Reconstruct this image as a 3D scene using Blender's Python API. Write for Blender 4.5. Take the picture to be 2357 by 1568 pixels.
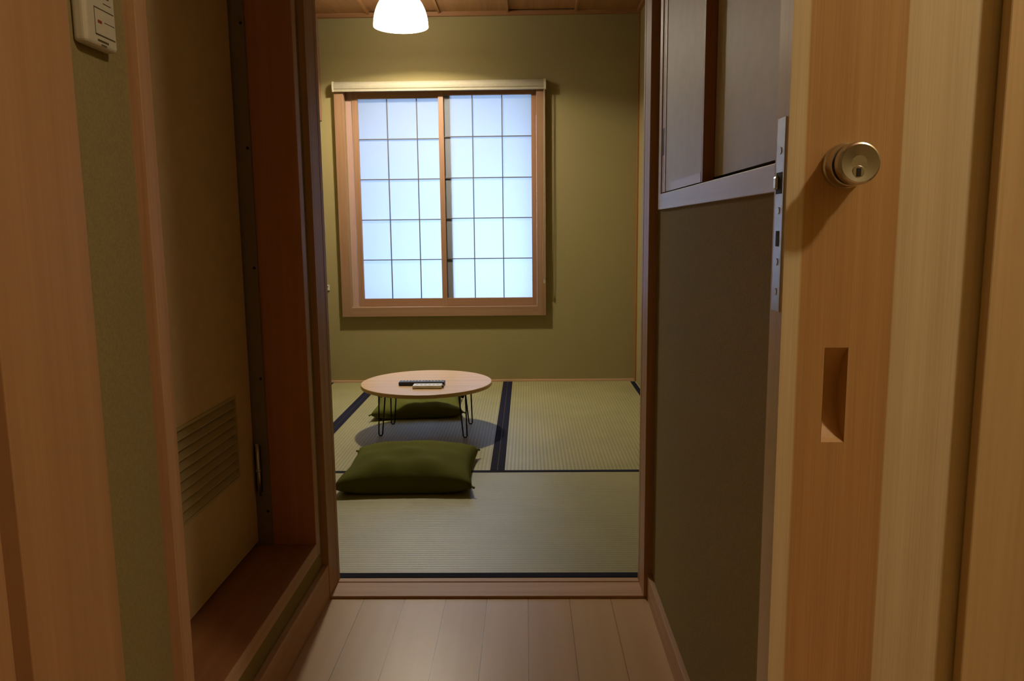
import bpy, bmesh, math, random
from mathutils import Matrix, Vector
random.seed(7)
S = bpy.context.scene
for o in list(bpy.data.objects):
    bpy.data.objects.remove(o)
C = S.collection

# ------------------------------------------------------------------ camera
F = 1790.0; CX, CY = 1178.5, 784.0
CAM_H = 0.94
ax_y = Vector((32.0, 254.0, 1790.0)).normalized()           # room depth direction seen in the camera (right, up, forward)
ax_z = -Vector((132.0, -12600.0, 1790.0)); ax_z = (ax_z - ax_y * ax_z.dot(ax_y)).normalized()
ax_x = ax_y.cross(ax_z)
if ax_x.x < 0: ax_x = -ax_x
right = Vector((ax_x.x, ax_y.x, ax_z.x)); up = Vector((ax_x.y, ax_y.y, ax_z.y)); fwd = Vector((ax_x.z, ax_y.z, ax_z.z))
cam = bpy.data.cameras.new('camera'); cam_o = bpy.data.objects.new('camera', cam); C.objects.link(cam_o)
m = Matrix.Identity(4)
for i in range(3):
    m[i][0] = right[i]; m[i][1] = up[i]; m[i][2] = -fwd[i]
m[2][3] = CAM_H
cam_o.matrix_world = m
cam.sensor_width = 36; cam.sensor_fit = 'HORIZONTAL'; cam.lens = F * 36 / 2357
cam.clip_start = 0.02; cam.clip_end = 60
S.camera = cam_o

# ------------------------------------------------------------------ world, lights, exposure
S.view_settings.view_transform = 'Standard'; S.view_settings.look = 'None'
S.view_settings.gamma = 1; S.view_settings.use_curve_mapping = False
S.view_settings.exposure = 0.0
W = bpy.data.worlds.new('overcast_sky'); S.world = W; W.use_nodes = True
wn = W.node_tree.nodes; bg = wn['Background']
bg.inputs[1].default_value = 7.0
_nt = W.node_tree
_tc = wn.new('ShaderNodeTexCoord'); _sp = wn.new('ShaderNodeSeparateXYZ'); _rp = wn.new('ShaderNodeValToRGB')
_mr = wn.new('ShaderNodeMapRange'); _mr.inputs[1].default_value = -1; _mr.inputs[2].default_value = 1
_nt.links.new(_tc.outputs['Generated'], _sp.inputs[0]); _nt.links.new(_sp.outputs[2], _mr.inputs[0]); _nt.links.new(_mr.outputs[0], _rp.inputs[0]); _nt.links.new(_rp.outputs[0], bg.inputs[0])
_e = _rp.color_ramp.elements
_e[0].position = 0.0; _e[0].color = (0.16, 0.24, 0.36, 1); _e[1].position = 1.0; _e[1].color = (0.26, 0.55, 1.1, 1)
for _p, _c in ((0.48, (0.20, 0.30, 0.45, 1)), (0.51, (0.85, 0.99, 1.25, 1)), (0.70, (0.58, 0.80, 1.25, 1))):
    _x = _e.new(_p); _x.color = _c
def lamp(name, kind, loc, energy, col, size):
    l = bpy.data.lights.new(name, kind); o = bpy.data.objects.new(name, l); C.objects.link(o)
    o.location = loc; l.energy = energy; l.color = col
    if kind == 'POINT': l.shadow_soft_size = size
    return o
_l = lamp('pendant_bulb_light', 'AREA', (-0.638, 4.20, 2.026), 24.0, (1.0, 0.88, 0.66), 0)
_l.data.shape = 'DISK'; _l.data.size = 0.085
lamp('entry_ceiling_light', 'POINT', (1.08, 0.02, 2.12), 31.0, (1.0, 0.86, 0.60), 0.05)

# ------------------------------------------------------------------ material helpers
def new_mat(name):
    mt = bpy.data.materials.new(name); mt.use_nodes = True
    nt = mt.node_tree; b = nt.nodes['Principled BSDF']
    return mt, nt, b
def N(nt, t, **k):
    n = nt.nodes.new(t)
    for a, v in k.items():
        if a in n.inputs: n.inputs[a].default_value = v
        else: setattr(n, a, v)
    return n
def spec(b, v):
    for k in ('Specular IOR Level', 'Specular'):
        if k in b.inputs: b.inputs[k].default_value = v; break
def simple(name, col, rough=0.5, metal=0.0, sp=0.5, noise=0.0, nscale=60, bump=0.0):
    mt, nt, b = new_mat(name)
    b.inputs['Roughness'].default_value = rough; b.inputs['Metallic'].default_value = metal; spec(b, sp)
    tc = N(nt, 'ShaderNodeTexCoord')
    nz = N(nt, 'ShaderNodeTexNoise', Scale=nscale, Detail=4.0)
    nt.links.new(tc.outputs['Object'], nz.inputs['Vector'])
    r = N(nt, 'ShaderNodeValToRGB')
    r.color_ramp.elements[0].position = 0.3; r.color_ramp.elements[1].position = 0.7
    r.color_ramp.elements[0].color = tuple(c * (1 - noise) for c in col) + (1,)
    r.color_ramp.elements[1].color = tuple(min(1, c * (1 + noise)) for c in col) + (1,)
    nt.links.new(nz.outputs['Fac'], r.inputs[0]); nt.links.new(r.outputs[0], b.inputs['Base Color'])
    if bump:
        bp = N(nt, 'ShaderNodeBump', Strength=bump, Distance=0.002)
        nt.links.new(nz.outputs['Fac'], bp.inputs['Height']); nt.links.new(bp.outputs[0], b.inputs['Normal'])
    return mt
def wood(name, c1, c2, axis='z', across=45.0, rough=0.45, sp=0.35, contrast=(0.35, 0.68), fine=0.35):
    """long grain along one axis: stretched noise for the broad figure, a finer one for the pores"""
    mt, nt, b = new_mat(name)
    b.inputs['Roughness'].default_value = rough; spec(b, sp)
    tc = N(nt, 'ShaderNodeTexCoord')
    def stretched(k, along):
        mp = N(nt, 'ShaderNodeMapping')
        s = [k, k, k]; s['xyz'.index(axis)] = along
        mp.inputs['Scale'].default_value = s
        nt.links.new(tc.outputs['Object'], mp.inputs['Vector'])
        nz = N(nt, 'ShaderNodeTexNoise', Scale=1.0, Detail=3.0, Roughness=0.55, Distortion=0.25)
        nt.links.new(mp.outputs[0], nz.inputs['Vector'])
        return nz
    a = stretched(across, across * 0.025); f = stretched(across * 7, across * 0.12)
    mx = N(nt, 'ShaderNodeMix'); mx.data_type = 'FLOAT'; mx.inputs[0].default_value = fine
    nt.links.new(a.outputs['Fac'], mx.inputs[2]); nt.links.new(f.outputs['Fac'], mx.inputs[3])
    r = N(nt, 'ShaderNodeValToRGB')
    r.color_ramp.elements[0].position = contrast[0]; r.color_ramp.elements[1].position = contrast[1]
    r.color_ramp.elements[0].color = tuple(c1) + (1,); r.color_ramp.elements[1].color = tuple(c2) + (1,)
    nt.links.new(mx.outputs[0], r.inputs[0]); nt.links.new(r.outputs[0], b.inputs['Base Color'])
    bp = N(nt, 'ShaderNodeBump', Strength=0.08, Distance=0.001)
    nt.links.new(f.outputs['Fac'], bp.inputs['Height']); nt.links.new(bp.outputs[0], b.inputs['Normal'])
    return mt
def tatami_mat_material(name, axis):
    """rush weave: ribs every 15 mm repeating along `axis`, fine fibres across them"""
    mt, nt, b = new_mat(name); b.inputs['Roughness'].default_value = 0.46; spec(b, 0.85)
    tc = N(nt, 'ShaderNodeTexCoord')
    wv = N(nt, 'ShaderNodeTexWave', Scale=1.0, Distortion=0.25, Detail=1.0); wv.inputs['Detail Scale'].default_value = 3.0
    wv.wave_type = 'BANDS'; wv.bands_direction = axis.upper(); wv.wave_profile = 'SIN'
    wv.inputs['Scale'].default_value = 2 * math.pi / 20.0 / 0.0075 * 0.5
    nt.links.new(tc.outputs['Object'], wv.inputs['Vector'])
    mp = N(nt, 'ShaderNodeMapping'); s = [900, 900, 900]; s['xyz'.index(axis)] = 60; mp.inputs['Scale'].default_value = s
    nt.links.new(tc.outputs['Object'], mp.inputs['Vector'])
    fz = N(nt, 'ShaderNodeTexNoise', Scale=1.0, Detail=2.0); nt.links.new(mp.outputs[0], fz.inputs['Vector'])
    big = N(nt, 'ShaderNodeTexNoise', Scale=5.0, Detail=2.0); nt.links.new(tc.outputs['Object'], big.inputs['Vector'])
    r = N(nt, 'ShaderNodeValToRGB')
    r.color_ramp.elements[0].position = 0.0; r.color_ramp.elements[1].position = 0.55
    r.color_ramp.elements[0].color = (0.265, 0.240, 0.105, 1); r.color_ramp.elements[1].color = (0.375, 0.350, 0.165, 1)
    nt.links.new(wv.outputs['Fac'], r.inputs[0])
    r2 = N(nt, 'ShaderNodeValToRGB')
    r2.color_ramp.elements[0].position = 0.3; r2.color_ramp.elements[1].position = 0.7
    r2.color_ramp.elements[0].color = (0.78, 0.80, 0.78, 1); r2.color_ramp.elements[1].color = (1.08, 1.06, 1.0, 1)
    ad = N(nt, 'ShaderNodeMix'); ad.data_type = 'FLOAT'; ad.inputs[0].default_value = 0.5
    nt.links.new(fz.outputs['Fac'], ad.inputs[2]); nt.links.new(big.outputs['Fac'], ad.inputs[3])
    nt.links.new(ad.outputs[0], r2.inputs[0])
    mx = N(nt, 'ShaderNodeMix'); mx.data_type = 'RGBA'; mx.blend_type = 'MULTIPLY'; mx.inputs[0].default_value = 1.0
    nt.links.new(r.outputs[0], mx.inputs[6]); nt.links.new(r2.outputs[0], mx.inputs[7])
    nt.links.new(mx.outputs[2], b.inputs['Base Color'])
    bp = N(nt, 'ShaderNodeBump', Strength=0.35, Distance=0.0010)
    nt.links.new(wv.outputs['Fac'], bp.inputs['Height']); nt.links.new(bp.outputs[0], b.inputs['Normal'])
    return mt

M = {}
M['plaster'] = simple('olive_sand_plaster', (0.325, 0.268, 0.124), 0.9, sp=0.1, noise=0.10, nscale=260, bump=0.25)
M['plaster_hall'] = M['plaster']
M['pine'] = wood('pale_cypress_upright', (0.46, 0.255, 0.135), (0.60, 0.365, 0.205), 'z', rough=0.5, sp=0.26)
M['pine_y'] = wood('pale_cypress_lengthwise', (0.52, 0.33, 0.20), (0.68, 0.46, 0.30), 'y', rough=0.55, sp=0.22)
M['pine_x'] = wood('pale_cypress_crosswise', (0.52, 0.31, 0.18), (0.68, 0.44, 0.28), 'x', rough=0.5, sp=0.25)
M['tan'] = wood('tan_pine_jamb', (0.47, 0.265, 0.125), (0.56, 0.33, 0.165), 'z', 25)
M['redwood'] = wood('red_brown_lining', (0.42, 0.175, 0.07), (0.52, 0.235, 0.10), 'z')
M['redwood_y'] = wood('red_brown_lining_sill', (0.34, 0.155, 0.07), (0.42, 0.21, 0.10), 'y', rough=0.7, sp=0.12)
M['brown'] = wood('amber_stile', (0.30, 0.13, 0.035), (0.40, 0.19, 0.06), 'z')
M['ceiling'] = wood('reddish_ceiling_board', (0.30, 0.145, 0.06), (0.44, 0.23, 0.10), 'y', 18)
M['cornice'] = wood('reddish_cornice', (0.30, 0.145, 0.06), (0.40, 0.20, 0.09), 'x')
M['panel_dark'] = simple('tan_laminate', (0.62, 0.45, 0.235), 0.55, noise=0.05, nscale=30)
M['vent'] = simple('olive_vent_plastic', (0.46, 0.37, 0.19), 0.5, noise=0.03)
M['alu'] = simple('bronze_aluminium', (0.26, 0.22, 0.17), 0.55, metal=0.5, noise=0.05)
M['black'] = simple('black_gap', (0.012, 0.011, 0.012), 0.7, noise=0.1)
M['band'] = simple('navy_black_cloth_edging', (0.012, 0.012, 0.028), 0.85, sp=0.12, noise=0.25, nscale=500, bump=0.2)
M['tat_y'] = tatami_mat_material('rush_weave_ribs_along_room', 'x')
M['tat_x'] = tatami_mat_material('rush_weave_ribs_across_room', 'y')
M['white'] = simple('cream_plastic', (0.62, 0.58, 0.46), 0.4, noise=0.03)
M['cabinet'] = simple('pale_grey_panel_paper', (0.66, 0.61, 0.54), 0.5, noise=0.05, nscale=25)
M['rail'] = wood('pale_rail', (0.66, 0.56, 0.50), (0.78, 0.68, 0.62), 'y', rough=0.4, sp=0.5)
M['steel'] = simple('brushed_steel', (0.60, 0.59, 0.56), 0.26, metal=1.0, noise=0.06, nscale=20)
M['plate'] = simple('zinc_plate', (0.56, 0.60, 0.66), 0.35, metal=0.6, noise=0.1, nscale=90)
M['green'] = simple('olive_green_cotton', (0.115, 0.120, 0.022), 0.95, sp=0.1, noise=0.12, nscale=700, bump=0.35)
M['tabletop'] = wood('beech_tabletop', (0.60, 0.39, 0.195), (0.70, 0.475, 0.255), 'x', 22, rough=0.35)
M['iron'] = simple('black_iron', (0.015, 0.014, 0.014), 0.4, metal=0.6)
M['remote'] = simple('black_plastic', (0.012, 0.013, 0.03), 0.35)
M['keys'] = simple('pale_rubber_keys', (0.45, 0.45, 0.48), 0.6)
M['remote_w'] = simple('ivory_plastic', (0.72, 0.69, 0.60), 0.4)
M['ink'] = simple('brown_print', (0.10, 0.075, 0.03), 0.6)
M['red_ink'] = simple('red_lamp_window', (0.30, 0.04, 0.02), 0.5)
M['beige'] = simple('beige_aluminium', (0.36, 0.32, 0.23), 0.6, noise=0.04)
M['shoji_wood'] = wood('shoji_cedar', (0.28, 0.145, 0.08), (0.37, 0.21, 0.125), 'z', 60)
M['shoji_wood_x'] = wood('shoji_cedar_rail', (0.28, 0.145, 0.08), (0.37, 0.21, 0.125), 'x', 60)
M['win'] = wood('window_cypress', (0.27, 0.145, 0.078), (0.35, 0.205, 0.12), 'z', 50)
M['win_x'] = wood('window_cypress_crosswise', (0.28, 0.155, 0.083), (0.36, 0.215, 0.125), 'x', 50)
M['pinkwood'] = wood('pinkish_liner', (0.42, 0.26, 0.22), (0.50, 0.32, 0.27), 'z', 60)
M['lattice'] = simple('grey_brown_lattice', (0.11, 0.10, 0.10), 0.7, noise=0.1)
def paper_mat():
    mt = bpy.data.materials.new('shoji_paper'); mt.use_nodes = True; nt = mt.node_tree
    nt.nodes.remove(nt.nodes['Principled BSDF']); out = nt.nodes['Material Output']
    d = N(nt, 'ShaderNodeBsdfDiffuse', Color=(0.40, 0.43, 0.46, 1)); t = N(nt, 'ShaderNodeBsdfTranslucent', Color=(0.83, 0.885, 0.97, 1))
    tc = N(nt, 'ShaderNodeTexCoord'); nz = N(nt, 'ShaderNodeTexNoise', Scale=90.0, Detail=5.0)
    nt.links.new(tc.outputs['Object'], nz.inputs['Vector'])
    bp = N(nt, 'ShaderNodeBump', Strength=0.1, Distance=0.001); nt.links.new(nz.outputs['Fac'], bp.inputs['Height'])
    nt.links.new(bp.outputs[0], d.inputs['Normal'])
    mx = N(nt, 'ShaderNodeMixShader'); mx.inputs[0].default_value = 0.7
    nt.links.new(d.outputs[0], mx.inputs[1]); nt.links.new(t.outputs[0], mx.inputs[2]); nt.links.new(mx.outputs[0], out.inputs[0])
    return mt
M['paper'] = paper_mat()
def glow(name, col, s):
    mt, nt, b = new_mat(name)
    b.inputs['Base Color'].default_value = (0.9, 0.88, 0.82, 1); b.inputs['Roughness'].default_value = 0.4
    b.inputs['Emission Color'].default_value = col + (1,); b.inputs['Emission Strength'].default_value = s
    return mt
M['shade'] = glow('lit_milk_glass', (1.0, 0.92, 0.76), 10.0)
M['bulb'] = glow('lit_bulb', (1.0, 0.9, 0.7), 12.0)
def planks_mat():
    mt, nt, b = new_mat('pale_floor_boards'); b.inputs['Roughness'].default_value = 0.35; spec(b, 0.4)
    tc = N(nt, 'ShaderNodeTexCoord'); sep = N(nt, 'ShaderNodeSeparateXYZ'); nt.links.new(tc.outputs['Object'], sep.inputs[0])
    a = N(nt, 'ShaderNodeMath', operation='ADD'); a.inputs[1].default_value = 0.0015 + 20 * 0.1065
    nt.links.new(sep.outputs[0], a.inputs[0])
    dv = N(nt, 'ShaderNodeMath', operation='DIVIDE'); dv.inputs[1].default_value = 0.1065; nt.links.new(a.outputs[0], dv.inputs[0])
    fl = N(nt, 'ShaderNodeMath', operation='FLOOR'); nt.links.new(dv.outputs[0], fl.inputs[0])
    wn_ = N(nt, 'ShaderNodeTexWhiteNoise'); wn_.noise_dimensions = '1D'; nt.links.new(fl.outputs[0], wn_.inputs['W'])
    mp = N(nt, 'ShaderNodeMapping'); mp.inputs['Scale'].default_value = (28, 0.9, 1); nt.links.new(tc.outputs['Object'], mp.inputs['Vector'])
    nz = N(nt, 'ShaderNodeTexNoise', Scale=1.0, Detail=5.0, Distortion=0.4); nt.links.new(mp.outputs[0], nz.inputs['Vector'])
    mx = N(nt, 'ShaderNodeMix'); mx.data_type = 'FLOAT'; mx.inputs[0].default_value = 0.35
    nt.links.new(nz.outputs['Fac'], mx.inputs[2]); nt.links.new(wn_.outputs['Value'], mx.inputs[3])
    r = N(nt, 'ShaderNodeValToRGB'); r.color_ramp.elements[0].position = 0.2; r.color_ramp.elements[1].position = 0.8
    r.color_ramp.elements[0].color = (0.585, 0.37, 0.185, 1); r.color_ramp.elements[1].color = (0.69, 0.465, 0.25, 1)
    nt.links.new(mx.outputs[0], r.inputs[0])
    fr = N(nt, 'ShaderNodeMath', operation='FRACT'); nt.links.new(dv.outputs[0], fr.inputs[0])
    s1 = N(nt, 'ShaderNodeMath', operation='SUBTRACT'); s1.inputs[1].default_value = 0.5; nt.links.new(fr.outputs[0], s1.inputs[0])
    ab = N(nt, 'ShaderNodeMath', operation='ABSOLUTE'); nt.links.new(s1.outputs[0], ab.inputs[0])
    gt = N(nt, 'ShaderNodeMath', operation='GREATER_THAN'); gt.inputs[1].default_value = 0.4915; nt.links.new(ab.outputs[0], gt.inputs[0])
    m2 = N(nt, 'ShaderNodeMix'); m2.data_type = 'RGBA'; m2.inputs[7].default_value = (0.16, 0.09, 0.05, 1)
    sc = N(nt, 'ShaderNodeMath', operation='MULTIPLY'); sc.inputs[1].default_value = 0.75; nt.links.new(gt.outputs[0], sc.inputs[0])
    nt.links.new(sc.outputs[0], m2.inputs[0]); nt.links.new(r.outputs[0], m2.inputs[6]); nt.links.new(m2.outputs[2], b.inputs['Base Color'])
    return mt
M['floor'] = planks_mat()
def door_wood():
    """boards of the near sliding door: pale edge strip, amber board, pale board, told apart by x"""
    mt, nt, b = new_mat('sliding_door_cypress'); b.inputs['Roughness'].default_value = 0.42; spec(b, 0.35)
    tc = N(nt, 'ShaderNodeTexCoord'); sep = N(nt, 'ShaderNodeSeparateXYZ'); nt.links.new(tc.outputs['Object'], sep.inputs[0])
    def st(kx, kz, d=3.0):
        mp = N(nt, 'ShaderNodeMapping'); mp.inputs['Scale'].default_value = (kx, kx, kz); nt.links.new(tc.outputs['Object'], mp.inputs['Vector'])
        nz = N(nt, 'ShaderNodeTexNoise', Scale=1.0, Detail=d, Distortion=0.2); nt.links.new(mp.outputs[0], nz.inputs['Vector']); return nz
    a = st(55, 1.3); f = st(620, 6.0)
    mx = N(nt, 'ShaderNodeMix'); mx.data_type = 'FLOAT'; mx.inputs[0].default_value = 0.45
    nt.links.new(a.outputs['Fac'], mx.inputs[2]); nt.links.new(f.outputs['Fac'], mx.inputs[3])
    def ramp(c1, c2):
        r = N(nt, 'ShaderNodeValToRGB'); r.color_ramp.elements[0].position = 0.36; r.color_ramp.elements[1].position = 0.64
        r.color_ramp.elements[0].color = c1 + (1,); r.color_ramp.elements[1].color = c2 + (1,); nt.links.new(mx.outputs[0], r.inputs[0]); return r
    pale = ramp((0.62, 0.51, 0.31), (0.74, 0.63, 0.41)); amber = ramp((0.46, 0.27, 0.105), (0.58, 0.36, 0.155))
    x0 = 0.0151; x1 = 0.0985
    g1 = N(nt, 'ShaderNodeMapRange'); g1.inputs[1].default_value = x0 - 0.0012; g1.inputs[2].default_value = x0 + 0.0012; nt.links.new(sep.outputs[0], g1.inputs[0])
    g2 = N(nt, 'ShaderNodeMapRange'); g2.inputs[1].default_value = x1 - 0.0008; g2.inputs[2].default_value = x1 + 0.0008
    g2.inputs[3].default_value = 1; g2.inputs[4].default_value = 0; nt.links.new(sep.outputs[0], g2.inputs[0])
    ml = N(nt, 'ShaderNodeMath', operation='MULTIPLY'); nt.links.new(g1.outputs[0], ml.inputs[0]); nt.links.new(g2.outputs[0], ml.inputs[1])
    m2 = N(nt, 'ShaderNodeMix'); m2.data_type = 'RGBA'; nt.links.new(ml.outputs[0], m2.inputs[0])
    nt.links.new(pale.outputs[0], m2.inputs[6]); nt.links.new(amber.outputs[0], m2.inputs[7]); nt.links.new(m2.outputs[2], b.inputs['Base Color'])
    bp = N(nt, 'ShaderNodeBump', Strength=0.1, Distance=0.001); nt.links.new(f.outputs['Fac'], bp.inputs['Height']); nt.links.new(bp.outputs[0], b.inputs['Normal'])
    return mt
M['door'] = door_wood()

# ------------------------------------------------------------------ geometry helpers
def box(bm, x0, x1, y0, y1, z0, z1):
    v = [bm.verts.new((x, y, z)) for x in (x0, x1) for y in (y0, y1) for z in (z0, z1)]
    for f in ((0, 1, 3, 2), (4, 6, 7, 5), (0, 4, 5, 1), (2, 3, 7, 6), (0, 2, 6, 4), (1, 5, 7, 3)):
        bm.faces.new([v[i] for i in f])
    return v
def boxes(*bs):
    bm = bmesh.new()
    for b in bs: box(bm, *b)
    return bm
def cyl(bm, p0, p1, r0, r1=None, n=16, caps=True):
    r1 = r0 if r1 is None else r1
    p0, p1 = Vector(p0), Vector(p1); d = (p1 - p0).normalized()
    a = d.orthogonal().normalized(); b = d.cross(a)
    rings = []
    for p, r in ((p0, r0), (p1, r1)):
        rings.append([bm.verts.new(p + a * r * math.cos(2 * math.pi * i / n) + b * r * math.sin(2 * math.pi * i / n)) for i in range(n)])
    for i in range(n):
        bm.faces.new((rings[0][i], rings[0][(i + 1) % n], rings[1][(i + 1) % n], rings[1][i]))
    if caps: bm.faces.new(rings[0][::-1]); bm.faces.new(rings[1])
def lathe(bm, prof, centre, axis='z', n=48, close=False):
    c = Vector(centre); rings = []
    for r, h in prof:
        ring = []
        for i in range(n):
            a = 2 * math.pi * i / n; u, w = r * math.cos(a), r * math.sin(a)
            ring.append(bm.verts.new(c + (Vector((u, w, h)) if axis == 'z' else Vector((u, h, w)))))
        rings.append(ring)
    for k in range(len(rings) - 1):
        for i in range(n):
            bm.faces.new((rings[k][i], rings[k][(i + 1) % n], rings[k + 1][(i + 1) % n], rings[k + 1][i]))
    if close: bm.faces.new(rings[0][::-1]); bm.faces.new(rings[-1])
def tube(bm, pts, r, n=8):
    pts = [Vector(p) for p in pts]; rings = []; prev = None
    for i, p in enumerate(pts):
        d = (pts[min(i + 1, len(pts) - 1)] - pts[max(i - 1, 0)]).normalized()
        a = d.orthogonal().normalized() if prev is None else (prev - d * prev.dot(d)).normalized()
        prev = a; b = d.cross(a)
        rings.append([bm.verts.new(p + a * r * math.cos(2 * math.pi * j / n) + b * r * math.sin(2 * math.pi * j / n)) for j in range(n)])
    for k in range(len(rings) - 1):
        for j in range(n):
            bm.faces.new((rings[k][j], rings[k][(j + 1) % n], rings[k + 1][(j + 1) % n], rings[k + 1][j]))
    bm.faces.new(rings[0][::-1]); bm.faces.new(rings[-1])
def tag(o, label=None, cat=None, group=None, kind=None):
    if label: o['label'] = label
    if cat: o['category'] = cat
    if group: o['group'] = group
    if kind: o['kind'] = kind
    return o
def world_base(o):
    p = Vector((0, 0, 0))
    while o is not None: p += Vector(o.location); o = o.parent
    return p
def obj(name, bm, mat, parent=None, loc=None, bevel=0.0, smooth=False, segs=2):
    """bm holds world coordinates; loc is the object's own origin (top-level only)"""
    bmesh.ops.recalc_face_normals(bm, faces=bm.faces)
    off = world_base(parent) if parent else Vector(loc or (0, 0, 0))
    bmesh.ops.translate(bm, verts=bm.verts, vec=-off)
    me = bpy.data.meshes.new(name); bm.to_mesh(me); bm.free()
    o = bpy.data.objects.new(name, me); C.objects.link(o)
    if parent: o.parent = parent
    else: o.location = off
    me.materials.append(M[mat] if isinstance(mat, str) else mat)
    if smooth:
        for p in me.polygons: p.use_smooth = True
    if bevel:
        md = o.modifiers.new('bevel', 'BEVEL'); md.width = bevel; md.segments = segs; md.limit_method = 'ANGLE'; md.angle_limit = math.radians(50)
    return o
def thing(name, label, cat, loc, group=None, kind=None):
    o = bpy.data.objects.new(name, None); C.objects.link(o); o.location = loc; o.empty_display_size = 0.05
    return tag(o, label, cat, group, kind)

# ================================================================== SETTING
XL, XR = -0.533, 0.317          # hallway walls
RX0, RX1 = -1.245, 0.679        # tatami room
BY = 4.80                       # back wall
CEIL = 2.215
struct = lambda name, bm, mat, label, cat, **k: tag(obj(name, bm, mat, **k), label, cat, kind='structure')

struct('floor', boxes((-0.9, 1.5, -1.2, 1.905, -0.06, -0.006)), 'floor', 'pale wooden board floor of the hallway leading to the tatami room', 'floor')
struct('trim_1', boxes((RX0 - .05, RX1 + .05, 2.012, BY, -0.10, -0.045)), 'pine_x', 'subfloor boards hidden under the tatami mats', 'subfloor')
# threshold: wide sill board, dark sliding groove, thin inner lip
struct('trim_2', boxes((-0.517, 0.297, 1.905, 1.985, -0.06, 0.0), (-0.517, 0.297, 1.985, 1.9895, -0.06, -0.006), (-0.517, 0.297, 1.9895, 2.012, -0.06, 0.0)),
       'pine_x', 'wooden threshold board between the hallway floor and the tatami', 'threshold', bevel=0.0012)
# walls of the tatami room
struct('wall_left', boxes((RX0 - .12, RX0, 1.905, BY + .15, -0.1, 2.35)), 'plaster', 'olive sand plaster wall on the left of the tatami room', 'wall')
struct('wall_right', boxes((RX1, RX1 + .12, 1.905, BY + .15, -0.1, 2.35)), 'plaster', 'olive sand plaster wall on the right of the tatami room', 'wall')
wx0, wx1, wz0, wz1 = -1.085, 0.070, 0.474, 1.785
struct('wall_back', boxes((RX0, wx0, BY, BY + .15, -0.1, 2.35), (wx1, RX1, BY, BY + .15, -0.1, 2.35),
       (wx0, wx1, BY, BY + .15, -0.1, wz0), (wx0, wx1, BY, BY + .15, wz1, 2.35)), 'plaster', 'olive sand plaster wall behind the window and low table', 'wall')
struct('wall_front', boxes((RX0, -0.565, 1.90, 2.012, -0.1, 2.35), (0.345, RX1, 1.90, 2.012, -0.1, 2.35), (-0.565, 0.345, 1.905, 2.012, 1.985, 2.35)),
       'plaster', 'plaster partition around the doorway into the tatami room', 'wall')
# ceiling boards with lapped joints
bm = bmesh.new()
xs = [RX0, -0.918, -0.500, -0.099, 0.300, RX1]
for i in range(5):
    box(bm, xs[i], xs[i + 1], 2.012, BY, CEIL + (0.007 if i % 2 else 0.0), CEIL + 0.03)
for x in xs[1:-1]: box(bm, x - .006, x + .006, 2.012, BY, CEIL - 0.011, CEIL + 0.02)
struct('ceiling', bm, 'ceiling', 'reddish wooden board ceiling of the tatami room with thin joints', 'ceiling')
struct('trim_3', boxes((RX0, RX1, BY - .022, BY, CEIL - .024, CEIL), (RX0, RX0 + .02, 2.012, BY - .022, CEIL - .024, CEIL), (RX1 - .02, RX1, 2.012, BY - .022, CEIL - .024, CEIL)),
       'cornice', 'narrow wooden cornice where back wall meets the board ceiling', 'cornice')
struct('trim_4', boxes((RX1 - .009, RX1, BY - .03, BY, 0.0, CEIL - .024)), 'brown', 'thin reddish wooden batten in the right back corner', 'batten')
struct('trim_5', boxes((RX0, RX0 + .024, BY - .018, BY, 1.605, CEIL - .024)), 'win', 'short pale wooden batten in the left back corner beside window', 'batten')
struct('baseboard_back', boxes((RX0, RX1 - .009, BY - .006, BY, 0.0, 0.014)), 'pine_x', 'thin wooden strip along the foot of the back wall', 'baseboard', bevel=0.001)
# doorway posts
for s, nm, xa, xb, xo in ((-1, 'trim_6', -0.565, -0.517, 0), (1, 'trim_7', 0.297, 0.345, 0)):
    lo, hi = (xa, xb)
    g = 0.007
    ga = (lo, hi - g) if s < 0 else (lo + g, hi)
    struct(nm, boxes((lo, hi, 1.905, 1.985, -0.06, 1.985), (ga[0], ga[1], 1.985, 1.9895, -0.06, 1.985), (lo, hi, 1.9895, 2.012, -0.06, 1.985)), 'pine',
           'pale wooden doorway post on the %s of the tatami room entrance' % ('left' if s < 0 else 'right'), 'door post', bevel=0.001)
# hallway left wall with the boxed recess of the louvred door
RY0, RY1, RZ0, RZ1 = 1.108, 1.800, 0.187, 1.98
struct('wall_side', boxes((-0.80, XL, 0.917, RY0 - .03, -0.05, 2.35), (-0.80, XL, RY1 + .03, 1.905, -0.05, 2.35),
       (-0.80, XL, RY0 - .03, RY1 + .03, -0.05, RZ0 - .033), (-0.80, XL, RY0 - .03, RY1 + .03, RZ1 + .033, 2.35),
       (-0.86, -0.78, RY0 - .03, RY1 + .03, -0.05, 2.35)),
       'plaster', 'olive plaster hallway wall on the left around the recessed door', 'wall')
struct('trim_8', boxes((-0.78, -0.517, RY0 - .033, RY0, RZ0 - .036, RZ1 + .033)), 'pine', 'pale wooden upright casing on the near side of recessed door', 'door casing', bevel=0.001)
t = thing('trim_9', 'red-brown wooden lining board at the far side of recessed door', 'door lining', (-0.6, RY1, RZ0), kind='structure')
obj('lining_board', boxes((-0.78, -0.5185, RY1, RY1 + .030, RZ0, RZ1)), 'redwood', t)
obj('casing_edge', boxes((-0.5185, -0.517, RY1, RY1 + .030, RZ0 - .0345, RZ1)), 'pine', t)
t = thing('trim_10', 'wooden sill board at the foot of recessed door', 'door sill', (-0.6, RY0, RZ0), kind='structure')
obj('sill_board', boxes((-0.78, -0.5185, RY0, RY1 + .030, RZ0 - .034, RZ0)), 'redwood_y', t)
obj('casing_edge', boxes((-0.5185, -0.517, RY0, RY1, RZ0 - .034, RZ0)), 'pine_y', t)
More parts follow.
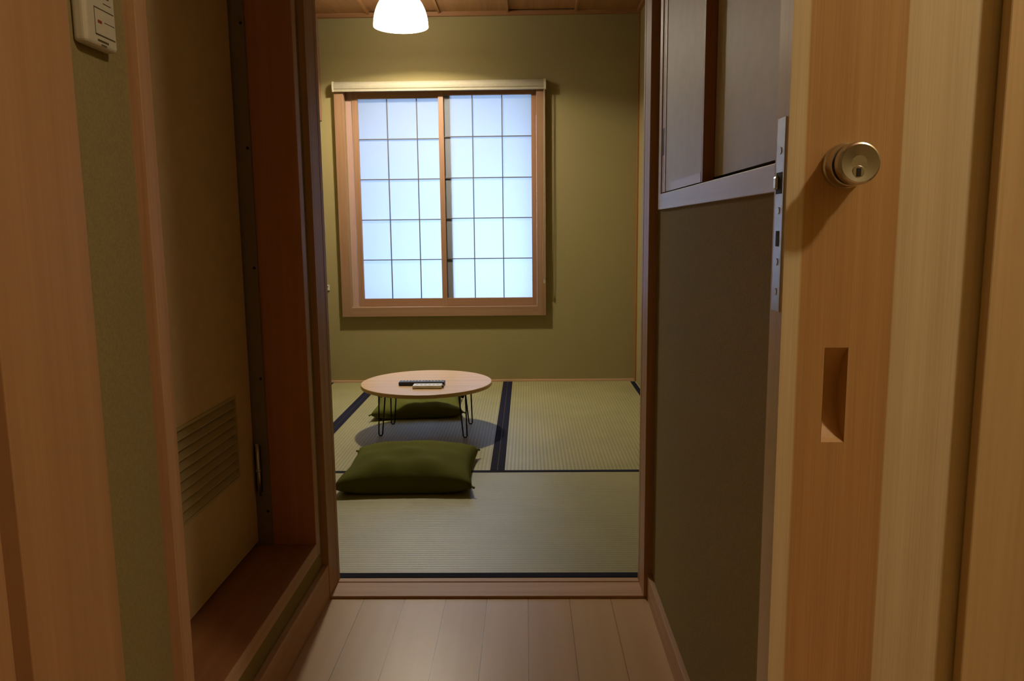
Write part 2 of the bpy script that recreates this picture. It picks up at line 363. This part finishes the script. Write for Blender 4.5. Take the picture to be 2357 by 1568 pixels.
struct('baseboard_left', boxes((XL, -0.519, 0.95, 1.905, -0.006, 0.086)), 'pine_y', 'wooden baseboard under the recessed door on the left', 'baseboard', bevel=0.001)
# near left jamb with the groove the sliding door closes into
struct('trim_11', boxes((-0.62, -0.517, 0.746, 0.917, -0.006, 2.3), (-0.62, -0.538, 0.717, 0.746, -0.006, 2.3), (-0.62, -0.515, 0.60, 0.717, -0.006, 2.3)),
       'tan', 'broad tan wooden jamb at the left edge of the view', 'door jamb', bevel=0.0015)
# hallway right wall and cupboard opening
CZ0, CZ1, CY0, CY1 = 0.984, 1.95, 0.80, 1.868
struct('wall_hall', boxes((XR, XR + .5, 0.742, 1.90, -0.05, CZ0), (XR, XR + .5, 0.742, CY0, CZ0, 2.35), (XR, XR + .5, CY1, 1.90, CZ0, 2.35), (XR, XR + .5, CY0, CY1, CZ1, 2.35),
       (XR + .42, XR + .5, CY0, CY1, CZ0, CZ1)),
       'plaster', 'dim olive plaster hallway wall on the right below the cupboard', 'wall')
struct('baseboard_right', boxes((0.3055, XR, 0.742, 1.905, -0.006, 0.058)), 'pine_y', 'pale wooden baseboard along the right hallway wall', 'baseboard', bevel=0.001)
struct('ceiling', boxes((-0.9, 1.5, -1.2, 2.0, 2.3, 2.34)), 'ceiling', 'wooden ceiling over the hallway and entry', 'ceiling')
# entry space round the camera
struct('wall_entry', boxes((0.413, 1.5, 0.6985, 0.742, 1.99, 2.3), (-0.62, 0.413, 0.6985, 0.742, 1.99, 2.3), (-0.9, -0.62, 0.6, 0.70, -0.05, 2.3)),
       'plaster', 'plaster wall above the near sliding door', 'wall')
struct('wall_near', boxes((-0.95, 1.55, -1.25, -1.2, -0.05, 2.3), (-0.95, -0.9, -1.2, 0.7, -0.05, 2.3), (1.5, 1.55, -1.2, 0.7, -0.05, 2.3)),
       'plaster', 'entry walls behind the place the photo was taken from', 'wall')
struct('trim_12', boxes((0.4035, 1.5, 0.6840, 0.697, -0.006, 2.3)), wood('pale_jamb_board', (0.54, 0.39, 0.19), (0.66, 0.50, 0.27), 'z', 40),
       'pale wooden jamb board at the right edge in front of sliding door', 'door jamb', bevel=0.0015)

# ================================================================== TATAMI
def tatami(x0, x1, y0, y1, mat, bands, label):
    root = thing('tatami_mat', label, 'tatami mat', ((x0 + x1) / 2, y0, -0.045), 'tatami mats covering the inner room')
    obj('rush_surface', boxes((x0, x1, y0, y1, -0.045, 0.0)), mat, root)
    for b in bands:
        obj('cloth_border', boxes(b + (-0.044, 0.0012)), 'band', root)
e = 0.0008
tatami(RX0 + e, RX1 - e, 2.012 + e, 2.972, 'tat_x', [(RX0 + e, RX1 - e, 2.014, 2.042), (RX0 + e, RX1 - e, 2.9465, 2.9715)], 'wide tatami mat just inside the doorway, ribs running across')
tatami(RX0 + e, -0.939, 2.972 + e, BY - .007, 'tat_y', [(RX0 + .0015, RX0 + .028, 2.974, BY - .008), (-0.967, -0.9395, 2.974, BY - .008)], 'narrow tatami mat along the left wall under the window corner')
tatami(-0.939 + e, -0.1205, 2.972 + e, BY - .007, 'tat_y', [(-0.9378, -0.910, 2.974, BY - .008), (-0.149, -0.1212, 2.974, BY - .008)], 'tatami mat beneath the round low table')
tatami(-0.1205 + e, RX1 - e, 2.972 + e, BY - .007, 'tat_y', [(-0.1195, -0.0915, 2.974, BY - .008), (RX1 - .037, RX1 - .0095, 2.974, BY - .031)], 'empty tatami mat at the right below the window')

# ================================================================== WINDOW
FY = BY - 0.032
w = thing('window_1', 'wooden framed window with lit paper screens in the back wall', 'window', (-0.51, BY, 0.42), kind='structure')
ox0, ox1, oz0, oz1 = -1.1385, 0.1205, 0.419, 1.80
ix0, ix1, iz0, iz1 = -1.0815, 0.0665, 0.477, 1.776
obj('window_frame', boxes((ox0, ix0, FY, BY - .0005, oz0, oz1), (ix1, ox1, FY, BY - .0005, oz0, oz1)), 'win', w, bevel=0.0012)
obj('window_frame', boxes((ix0, ix1, FY, BY - .0005, iz1, oz1)), 'win_x', w)
obj('window_sill', boxes((ix0, ix1, FY, BY - .0005, oz0, iz0)), 'win_x', w, bevel=0.0012)
obj('side_lining', boxes((wx0 + .0005, -1.0485, BY + .035, BY + .08, wz0 + .001, wz1 - .001)), 'pinkwood', w)
obj('sill_lining', boxes((-1.0485, wx1 - .0005, BY, BY + .08, wz0 + .0005, 0.4765)), 'win_x', w)

def shoji(label, x0, x1, y, z0, z1, lx, cols, rows, sw_l, sw_r, top, bot):
    """wooden screen: frame, thin lattice in front of one sheet of paper"""
    root = thing('shoji_screen', label, 'shoji screen', ((x0 + x1) / 2, y, z0), 'sliding paper screens of the window')
    th = 0.022
    obj('stile', boxes((x0, x0 + sw_l, y, y + th, z0, z1)), 'shoji_wood', root, bevel=0.0008)
    obj('stile', boxes((x1 - sw_r, x1, y, y + th, z0, z1)), 'shoji_wood', root, bevel=0.0008)
    obj('top_rail', boxes((x0 + sw_l, x1 - sw_r, y + .001, y + th, z1 - top, z1)), 'shoji_wood_x', root, bevel=0.0008)
    obj('bottom_rail', boxes((x0 + sw_l, x1 - sw_r, y + .001, y + th, z0, z0 + bot)), 'shoji_wood_x', root, bevel=0.0008)
    bm = bmesh.new()
    for c in cols: box(bm, c - .0027, c + .0027, y + .011, y + .0195, z0 + bot, z1 - top)
    for r in rows: box(bm, x0 + sw_l, x1 - sw_r, y + .0105, y + .0195, r - .0027, r + .0027)
    obj('lattice', bm, 'lattice', root)
    obj('paper', boxes((x0 + sw_l - .002, x1 - sw_r + .002, y + .0198, y + .0203, z0 + bot - .002, z1 - top + .002)), 'paper', root)
YR, YL = BY + .006, BY + .0285
shoji('right paper screen of the window, overlapping the other one', -0.521, 0.0665, YR, 0.4775, wz1 - .004, 0, [-0.3175, -0.139], [0.770, 1.0166, 1.2594, 1.5039], 0.031, 0.029, 0.036, 0.050)
shoji('left paper screen of the window, behind the other one', -1.0455, -0.4508, YL, 0.4775, wz1 - .006, 0, [-0.8361, -0.6556], [0.7658, 1.0116, 1.2565, 1.4966], 0.034, 0.041, 0.045, 0.048)

# roller blind box over the window
rb = thing('roller_blind', 'rolled-up beige blind box mounted across the window top', 'roller blind', (-0.51, BY, 1.76))
prof = [(-.0005, 1.822), (-.040, 1.822), (-.050, 1.818), (-.056, 1.808), (-.058, 1.795), (-.057, 1.782), (-.052, 1.775), (-.054, 1.770), (-.054, 1.764), (-.0335, 1.764), (-.0335, 1.80), (-.0005, 1.80)]
def extrude_x(bm, pts, x0, x1):
    a = [bm.verts.new((x0, BY + p[0], p[1])) for p in pts]; b = [bm.verts.new((x1, BY + p[0], p[1])) for p in pts]
    n = len(pts)
    for i in range(n): bm.faces.new((a[i], a[(i + 1) % n], b[(i + 1) % n], b[i]))
    bm.faces.new(a[::-1]); bm.faces.new(b)
bm = bmesh.new(); extrude_x(bm, prof, -1.132, 0.1115); obj('headbox', bm, 'beige', rb)
for xa, xb in ((-1.141, -1.132), (0.1115, 0.1245)):
    bm = bmesh.new(); extrude_x(bm, [(-.0005, 1.824), (-.042, 1.824), (-.054, 1.819), (-.0605, 1.806), (-.061, 1.780), (-.056, 1.763), (-.0335, 1.763), (-.0335, 1.80), (-.0005, 1.80)], xa, xb)
    obj('end_cap', bm, 'white', rb)
bm = bmesh.new(); cy_ = BY - .047
pts = [(0.1175, cy_, 1.765), (0.1165, cy_, 1.4), (0.1185, cy_, 1.05), (0.116, cy_, 0.80), (0.1155, cy_, 0.66), (0.112, cy_, 0.634), (0.108, cy_, 0.634), (0.1035, cy_, 0.66), (0.1025, cy_, 0.80), (0.109, cy_, 1.05), (0.111, cy_, 1.4), (0.1125, cy_, 1.765)]
tube(bm, pts, 0.0017, 6); obj('pull_cord', bm, 'beige', rb)
bm = bmesh.new(); box(bm, 0.104, 0.116, cy_ - .003, cy_ + .003, 0.618, 0.638); obj('cord_weight', bm, 'beige', rb, bevel=0.001)

# unseen eave and wall, added outside to darken the top and left panes
struct('wall_light_block', boxes((-3.2, -1.0, BY + 0.7, BY + 0.8, -1.0, 3.2)), simple('grey_render', (0.30, 0.34, 0.40), 0.9), 'unseen grey wall added outside to shade the left of the window', 'wall')
struct('trim_13', boxes((-2.4, 1.4, BY + .15, BY + 1.25, 1.80, 1.86)), 'cornice', 'unseen eave boards added outside to shade the upper panes', 'eave')

# small hook plate in the left corner
hk = thing('wall_hook', 'small beige hook plate low in the left back corner', 'wall hook', (-1.230, BY, 0.60))
obj('hook_plate', boxes((-1.242, -1.219, BY - .006, BY - .0003, 0.583, 0.617)), 'white', hk, bevel=0.001)
bm = bmesh.new(); tube(bm, [(-1.230, BY - .006, .606), (-1.230, BY - .022, .604), (-1.230, BY - .026, .596), (-1.230, BY - .024, .588)], 0.003); obj('hook_prong', bm, 'iron', hk, smooth=True)

# ================================================================== PENDANT LAMP
LX, LY = -0.638, 4.20
pl = thing('pendant_lamp', 'glowing white dome pendant lamp hanging over the low table', 'pendant lamp', (LX, LY, 1.988))
bm = bmesh.new(); h = 0.184; R = 0.141; out = []; inn = []
for i in range(19):
    a = math.pi / 2 * i / 18
    out.append((max(R * math.cos(a) ** 0.95, 0.012), 1.988 + h * math.sin(a)))
    inn.append((max((R - .003) * math.cos(a) ** 0.95, 0.010), 1.988 + (h - .003) * math.sin(a)))
lathe(bm, out + inn[::-1] + [out[0]], (LX, LY, 0), n=64)
bmesh.ops.remove_doubles(bm, verts=bm.verts, dist=1e-5)
obj('lamp_shade', bm, 'shade', pl, smooth=True)
bm = bmesh.new(); lathe(bm, [(0.014, 2.168), (0.02, 2.172), (0.022, 2.19), (0.016, 2.198), (0.004, 2.2)], (LX, LY, 0), n=24, close=True); obj('lamp_cap', bm, 'white', pl, smooth=True)
bm = bmesh.new(); cyl(bm, (LX, LY, 2.198), (LX, LY, CEIL - .0001), 0.003, n=10); obj('cord', bm, 'white', pl)
bm = bmesh.new(); cyl(bm, (LX, LY, 2.09), (LX, LY, 2.168), 0.017, n=20); obj('bulb_socket', bm, 'white', pl)

# ================================================================== LOW ROUND TABLE
TX, TY, TZ, TR = -0.4742, 3.606, 0.236, 0.3075
tb = thing('round_low_table', 'round low wooden folding table with black hairpin legs on tatami', 'table', (TX, TY, 0.0))
bm = bmesh.new(); th = 0.018
lathe(bm, [(TR - .004, TZ - th), (TR - .0015, TZ - th + .001), (TR, TZ - th + .0035), (TR, TZ - .003), (TR - .001, TZ - .001), (TR - .0035, TZ)], (TX, TY, 0), n=96, close=True)
obj('tabletop', bm, 'tabletop', tb)
RB = 0.0033
for (fx, fy, tx, ty, sgn) in ((-0.6805, 3.500, -0.668, 3.505, -1), (-0.2850, 3.458, -0.298, 3.475, 1), (-0.6600, 3.715, -0.648, 3.700, -1), (-0.2780, 3.712, -0.290, 3.700, 1)):
    bm = bmesh.new(); hw_t, hw_b = 0.0155, 0.0085; zt = TZ - th - .0005
    tube(bm, [(tx - hw_t, ty, zt), (fx - hw_b, fy, 0.010), (fx - hw_b + .0035, fy, 0.0038), (fx + hw_b - .0035, fy, 0.0038), (fx + hw_b, fy, 0.010), (tx + hw_t, ty, zt)], RB, 8)
    lg = obj('leg', bm, 'iron', tb, smooth=True)
    bm = bmesh.new()
    box(bm, tx - .026, tx + .026, ty - .016, ty + .016, zt - .004, zt + .0004)
    v = [bm.verts.new(p) for p in ((tx - .020, ty - .004, zt - .003), (tx + .020, ty - .004, zt - .003), (tx + .004 * sgn + .004, ty - .004, zt - .034), (tx + .004 * sgn - .004, ty - .004, zt - .034),
                                   (tx - .020, ty + .004, zt - .003), (tx + .020, ty + .004, zt - .003), (tx + .004 * sgn + .004, ty + .004, zt - .034), (tx + .004 * sgn - .004, ty + .004, zt - .034))]
    for f in ((0, 1, 2, 3), (4, 7, 6, 5), (0, 4, 5, 1), (1, 5, 6, 2), (2, 6, 7, 3), (3, 7, 4, 0)): bm.faces.new([v[i] for i in f])
    obj('hinge_bracket', bm, 'iron', lg)

def remote(label, x0, x1, y0, y1, z0, h_, mat, keymat, nx, ny, keyh):
    root = thing('remote_control', label, 'remote control', ((x0 + x1) / 2, (y0 + y1) / 2, z0))
    obj('case', boxes((x0, x1, y0, y1, z0, z0 + h_)), mat, root, bevel=0.004, segs=3)
    px_ = (x1 - x0 - .02) / nx; py_ = (y1 - y0 - .010) / ny
    for i in range(nx):
        for j in range(ny):
            cx = x0 + .010 + (i + .5) * px_; cyy = y0 + .005 + (j + .5) * py_
            obj('button', boxes((cx - px_ * .30, cx + px_ * .30, cyy - min(py_ * .28, .004), cyy + min(py_ * .28, .004), z0 + h_ - .001, z0 + h_ + keyh)), keymat, root, bevel=0.0006)
    return root
remote('long black remote control on the round table', -0.592, -0.380, 3.505, 3.553, TZ + .0002, 0.017, 'remote', 'keys', 13, 3, 0.0022)
r_ = remote('short ivory remote control in front of the black one', -0.518, -0.386, 3.430, 3.488, TZ + .0002, 0.015, 'remote_w', M['keys'], 6, 1, 0.0010)
obj('sender_end', boxes((-0.387, -0.378, 3.448, 3.470, TZ + .0035, TZ + .0115)), 'ink', r_, bevel=0.001)

# ================================================================== FLOOR CUSHIONS
def cushion(label, cx, cy, w_, d_, h_, rot, seed):
    rnd = random.Random(seed); n = 44
    bm = bmesh.new(); ph = [rnd.uniform(0, 6.28) for _ in range(8)]
    def pt(i, j, side):
        u = -1 + 2 * i / n; v = -1 + 2 * j / n
        pinch = 0.075                                       # sides draw in between the pointed corners
        x = u * (w_ / 2) * (1 - pinch * (1 - v * v) * abs(u)); y = v * (d_ / 2) * (1 - pinch * (1 - u * u) * abs(v))
        q = max(0.0, (1 - abs(u) ** 2.6)) * max(0.0, (1 - abs(v) ** 2.6))
        t = q ** 0.36
        corner = (abs(u) * abs(v)) ** 3
        wob = 0.0025 * math.sin(3.1 * u * 3 + ph[0]) * math.sin(2.7 * v * 3 + ph[1]) + 0.0016 * math.sin(9 * u + 5 * v + ph[2]) + 0.002 * math.sin(13 * v + ph[3]) * (1 - abs(u))
        crease = 0.004 * math.sin(26 * (u + .2 * v) + ph[4]) * (abs(v) ** 4) * t
        zc = 0.013 + 0.022 * corner
        if side > 0: z = zc + (h_ - 0.013) * t * (0.93 + 0.07 * (1 - u * u) * (1 - v * v)) + (wob + crease) * t * 1.3
        else: z = zc - 0.0135 * min(1.0, t * 2.0)
        return x, y, max(z, 0.0016)
    c_, s_ = math.cos(rot), math.sin(rot); g = {}
    for side in (1, -1):
        for i in range(n + 1):
            for j in range(n + 1):
                if side < 0 and (i in (0, n) or j in (0, n)): g[(side, i, j)] = g[(1, i, j)]; continue
                x, y, z = pt(i, j, side); g[(side, i, j)] = bm.verts.new((cx + c_ * x - s_ * y, cy + s_ * x + c_ * y, z))
        for i in range(n):
            for j in range(n):
                q = [g[(side, i, j)], g[(side, i + 1, j)], g[(side, i + 1, j + 1)], g[(side, i, j + 1)]]
                bm.faces.new(q if side > 0 else q[::-1])
    root = thing('floor_cushion', label, 'cushion', (cx, cy, 0.0012), 'green floor cushions by the low table')
    cov = obj('cushion_cover', bm, 'green', root, smooth=True)
    for su, sv in ((1, 1), (1, -1), (-1, 1), (-1, -1)):
        x, y = su * w_ / 2 * .985, sv * d_ / 2 * .985; a = math.atan2(sv, su) + rot; L = 0.009 + 0.003 * rnd.random()
        p0 = Vector((cx + c_ * x - s_ * y, cy + s_ * x + c_ * y, 0.036)); dv = Vector((math.cos(a), math.sin(a), 0))
        bm = bmesh.new(); cyl(bm, p0 - dv * .006, p0 + dv * L + Vector((0, 0, -.004)), 0.0028, 0.0046, n=10)
        obj('corner_tassel', bm, 'green', root)
cushion('plump olive green floor cushion in front of the low table', -0.452, 2.905, 0.505, 0.480, 0.118, 0.02, 3)
cushion('olive green floor cushion in shadow behind the low table', -0.575, 4.035, 0.470, 0.47, 0.090, 0.10, 9)

# ================================================================== RECESSED LOUVRED DOOR
XD = -0.652
d1 = thing('door_1', 'dim tan recessed door with louvred vent low down, left wall', 'door', (-0.66, 1.45, RZ0 + .002), kind='structure')
dz0, dz1, dy0, dy1 = RZ0 + .016, RZ1 - .004, RY0 + .004, 1.782
vy0, vy1, vz0, vz1 = 1.385, 1.690, 0.392, 0.582
obj('door_panel', boxes((XD - .012, XD, dy0, vy0, dz0, dz1), (XD - .012, XD, vy1, dy1, dz0, dz1), (XD - .012, XD, vy0, vy1, dz0, vz0), (XD - .012, XD, vy0, vy1, vz1, dz1),
                        (XD - .030, XD - .022, dy0, dy1, dz0, dz1), (XD - .030, XD - .012, dy0, dy0 + .02, dz0, dz1), (XD - .030, XD - .012, dy1 - .02, dy1, dz0, dz1)), 'panel_dark', d1)
vent = obj('louvre_vent', boxes((XD - .010, XD + .002, vy0, vy0 + .007, vz0, vz1), (XD - .010, XD + .002, vy1 - .007, vy1, vz0, vz1),
                                (XD - .010, XD + .002, vy0 + .007, vy1 - .007, vz0, vz0 + .006), (XD - .010, XD + .002, vy0 + .007, vy1 - .007, vz1 - .006, vz1)), 'vent', d1)
nsl = 9; pit = (vz1 - vz0 - .012) / nsl
for k in range(nsl):
    bm = bmesh.new(); zb = vz0 + .006 + pit * k
    pr = [(XD + .0015, zb + .001), (XD + .0015, zb + .0035), (XD - .012, zb + pit * .88), (XD - .012, zb + pit * .88 - .0025)]
    a = [bm.verts.new((p[0], vy0 + .007, p[1])) for p in pr]; b = [bm.verts.new((p[0], vy1 - .007, p[1])) for p in pr]
    for i in range(4): bm.faces.new((a[i], a[(i + 1) % 4], b[(i + 1) % 4], b[i]))
    bm.faces.new(a[::-1]); bm.faces.new(b)
    obj('slat', bm, 'vent', vent)
hg = obj('hinge', boxes((XD + .004, XD + .016, 1.777, 1.789, 0.325, 0.440)), 'iron', d1, bevel=0.002)
bm = bmesh.new(); cyl(bm, (XD + .012, 1.776, 0.318), (XD + .012, 1.776, 0.447), 0.0045, n=12); cyl(bm, (XD + .012, 1.776, 0.378), (XD + .012, 1.776, 0.384), 0.0062, n=12); obj('hinge_pin', bm, 'steel', hg, smooth=True)
t = thing('trim_14', 'bronze aluminium door stop strip with screws in the recess corner', 'door stop', (-0.636, 1.795, RZ0), kind='structure')
obj('stop_strip', boxes((XD - .012, -0.6205, 1.7895, RY1 - .0005, RZ0 + .0005, RZ1 - .0005), (XD - .012, XD - .004, 1.784, 1.7895, RZ0 + .0005, RZ1 - .0005)), 'alu', t, bevel=0.0008)
for z in (0.275, 0.60, 0.86, 1.13, 1.40):
    bm = bmesh.new(); cyl(bm, (-0.627, 1.7895, z), (-0.627, 1.7880, z), 0.0032, n=12); obj('screw', bm, 'iron', t)
# wall controller
cp = thing('wall_controller', 'cream plastic wall controller with thin printed lines, upper left', 'controller', (-0.53, 0.985, 1.166))
X0 = XL; X1 = XL + .018
bm = boxes((X0 + .0003, X1, 0.948, 1.020, 1.166, 1.300)); obj('housing', bm, 'white', cp, bevel=0.006, segs=4)
for (ya, yb, za, zb, mt) in ((0.968, 1.013, 1.2105, 1.2117, 'ink'), (0.968, 1.013, 1.179, 1.1808, 'ink'), (0.975, 0.984, 1.1940, 1.1975, 'red_ink'), (0.990, 1.013, 1.1965, 1.1973, 'ink'),
                             (0.972, 0.9965, 1.1720, 1.1745, 'ink'), (0.980, 0.992, 1.1685, 1.1698, 'ink'), (0.968, 0.969, 1.181, 1.2105, 'ink'), (0.985, 1.004, 1.2260, 1.2275, 'ink'), (0.990, 1.008, 1.2190, 1.2200, 'ink')):
    obj('printed_mark', boxes((X1, X1 + .0003, ya, yb, za, zb)), mt, cp)

# ================================================================== WALL CUPBOARD ON THE RIGHT
cb = thing('wall_cupboard', 'built-in upper cupboard with pale sliding panels, right hallway wall', 'cupboard', (0.33, 1.33, CZ0))
obj('bottom_rail', boxes((0.311, XR + .08, CY0, 1.835, CZ0, 1.0195)), 'rail', cb, bevel=0.001)
obj('side_frame', boxes((0.312, XR + .08, 1.835, CY1 - .0005, CZ0 + .0005, CZ1)), 'rail', cb, bevel=0.001)
dr = obj('sliding_door', boxes((0.3155, 0.3345, 1.420, 1.829, 1.0230, CZ1 - .01)), 'cabinet', cb)
obj('edge_strip', boxes((0.3150, 0.3350, 1.4185, 1.432, 1.0225, CZ1 - .01)), 'brown', dr)
obj('edge_strip', boxes((0.3140, 0.3350, 1.792, 1.803, 1.0225, CZ1 - .01)), 'rail', dr)
obj('edge_strip', boxes((0.3140, 0.3350, 1.803, 1.829, 1.0225, CZ1 - .01)), 'redwood', dr)  # red-brown colour stands in for the shaded gap beside the frame
obj('foot_strip', boxes((0.3145, 0.3155, 1.432, 1.72, 1.0225, 1.040)), 'rail', dr)
obj('finger_slot', boxes((0.3138, 0.3150, 1.806, 1.827, 1.105, 1.165)), 'black', dr)
dr = obj('sliding_door', boxes((0.3360, 0.3550, CY0 + .01, 1.50, 1.0300, CZ1 - .01)), 'cabinet', cb)
obj('gap_shade_sheet', boxes((XR + .002, XR + .30, CY0, CY1 - .02, 1.0196, 1.0205)), 'black', cb)  # black sheet, paints the shade of the gap under the panels

# ================================================================== NEAR SLIDING DOOR
DX, DY0, DY1 = 0.2295, 0.700, 0.7345
d2 = thing('door_2', 'amber and pale striped wooden sliding door with round steel knob', 'door', (DX, DY0, 0.0), kind='structure')
px0, px1, pz0, pz1 = 0.2693, 0.2905, 0.7440, 0.8320; dx1 = 1.20; dz1_ = 1.985; ly = 0.0245
obj('door_leaf', boxes((DX, px0, DY0, DY0 + ly, 0.0, dz1_), (px1, dx1, DY0, DY0 + ly, 0.0, dz1_), (px0, px1, DY0, DY0 + ly, 0.0, pz0), (px0, px1, DY0, DY0 + ly, pz1, dz1_),
                       (DX, dx1, DY0 + ly, DY1, 0.0, dz1_)), 'door', d2)
# milled slot: arc-shaped along its length
bm = bmesh.new(); sag = 0.021; L = pz1 - pz0; Rr = (L * L / 4 + sag * sag) / (2 * sag); nseg = 28; zc = (pz0 + pz1) / 2; ra = []
for i in range(nseg + 1):
    z = pz0 + L * i / nseg; dep = math.sqrt(Rr * Rr - (z - zc) ** 2) - (Rr - sag); ra.append((z, DY0 + max(dep, 0.0)))
for (za, ya), (zb, yb) in zip(ra, ra[1:]):
    q = [bm.verts.new(p) for p in ((px0 + .0003, ya, za), (px1 - .0003, ya, za), (px1 - .0003, yb, zb), (px0 + .0003, yb, zb))]; bm.faces.new(q)
    for xx in (px0 + .0003, px1 - .0003):
        q = [bm.verts.new(p) for p in ((xx, DY0 + .0001, za), (xx, ya, za), (xx, yb, zb), (xx, DY0 + .0001, zb))]
        try: bm.faces.new(q)
        except ValueError: pass
bmesh.ops.remove_doubles(bm, verts=bm.verts, dist=1e-6)
bmesh.ops.dissolve_degenerate(bm, edges=bm.edges, dist=1e-7)
obj('finger_pull', bm, wood('slot_wood', (0.48, 0.27, 0.10), (0.58, 0.36, 0.15), 'z'), d2)
# lock faceplate on the door's narrow edge
lp = obj('lock_faceplate', boxes((DX - .0012, DX + .001, 0.7055, 0.7275, 0.864, 1.0365)), 'plate', d2, bevel=0.0004)
obj('latch_bolt', boxes((DX - .004, DX - .0005, 0.718, 0.7265, 0.974, 0.986)), 'steel', lp, bevel=0.002)
obj('latch_hole', boxes((DX - .0016, DX - .0008, 0.7095, 0.725, 0.970, 0.989)), 'black', lp)
obj('bolt_hole', boxes((DX - .0016, DX - .0008, 0.7125, 0.7205, 0.923, 0.937)), 'black', lp)
for z in (0.909, 0.955, 1.008, 0.882):
    bm = bmesh.new(); cyl(bm, (DX - .0018, 0.7165, z), (DX - .0008, 0.7165, z), 0.0032, n=14); obj('screw', bm, 'plate', lp)
# round knob with keyhole
KX, KZ = 0.2785, 0.9925
bm = bmesh.new()
lathe(bm, [(0.0195, 0.0), (0.0195, -0.004), (0.0185, -0.006), (0.0180, -0.0165), (0.0172, -0.0178)], (KX, DY0, KZ), axis='y', n=48, close=True)
kn = obj('door_knob', bm, 'steel', d2, smooth=False)
bm = bmesh.new(); lathe(bm, [(0.0140, -0.0175), (0.0140, -0.0235)], (KX, DY0, KZ), axis='y', n=40, close=True); obj('knob_neck', bm, 'iron', kn)
bm = bmesh.new(); lathe(bm, [(0.0165, -0.0232), (0.0177, -0.0245), (0.0177, -0.0315), (0.0168, -0.0338), (0.0155, -0.0345), (0.0065, -0.0325)], (KX, DY0, KZ), axis='y', n=64, close=True)
obj('knob_cap', bm, 'steel', kn)
bm = bmesh.new(); lathe(bm, [(0.0050, -0.0322), (0.0050, -0.0334), (0.0046, -0.0338)], (KX - .0008, DY0, KZ - .0070), axis='y', n=28, close=True); obj('key_cylinder', bm, 'steel', kn)
obj('keyhole', boxes((KX - .0026, KX + .0008, DY0 - .0345, DY0 - .0334, KZ - .0110, KZ - .0042)), 'black', kn)
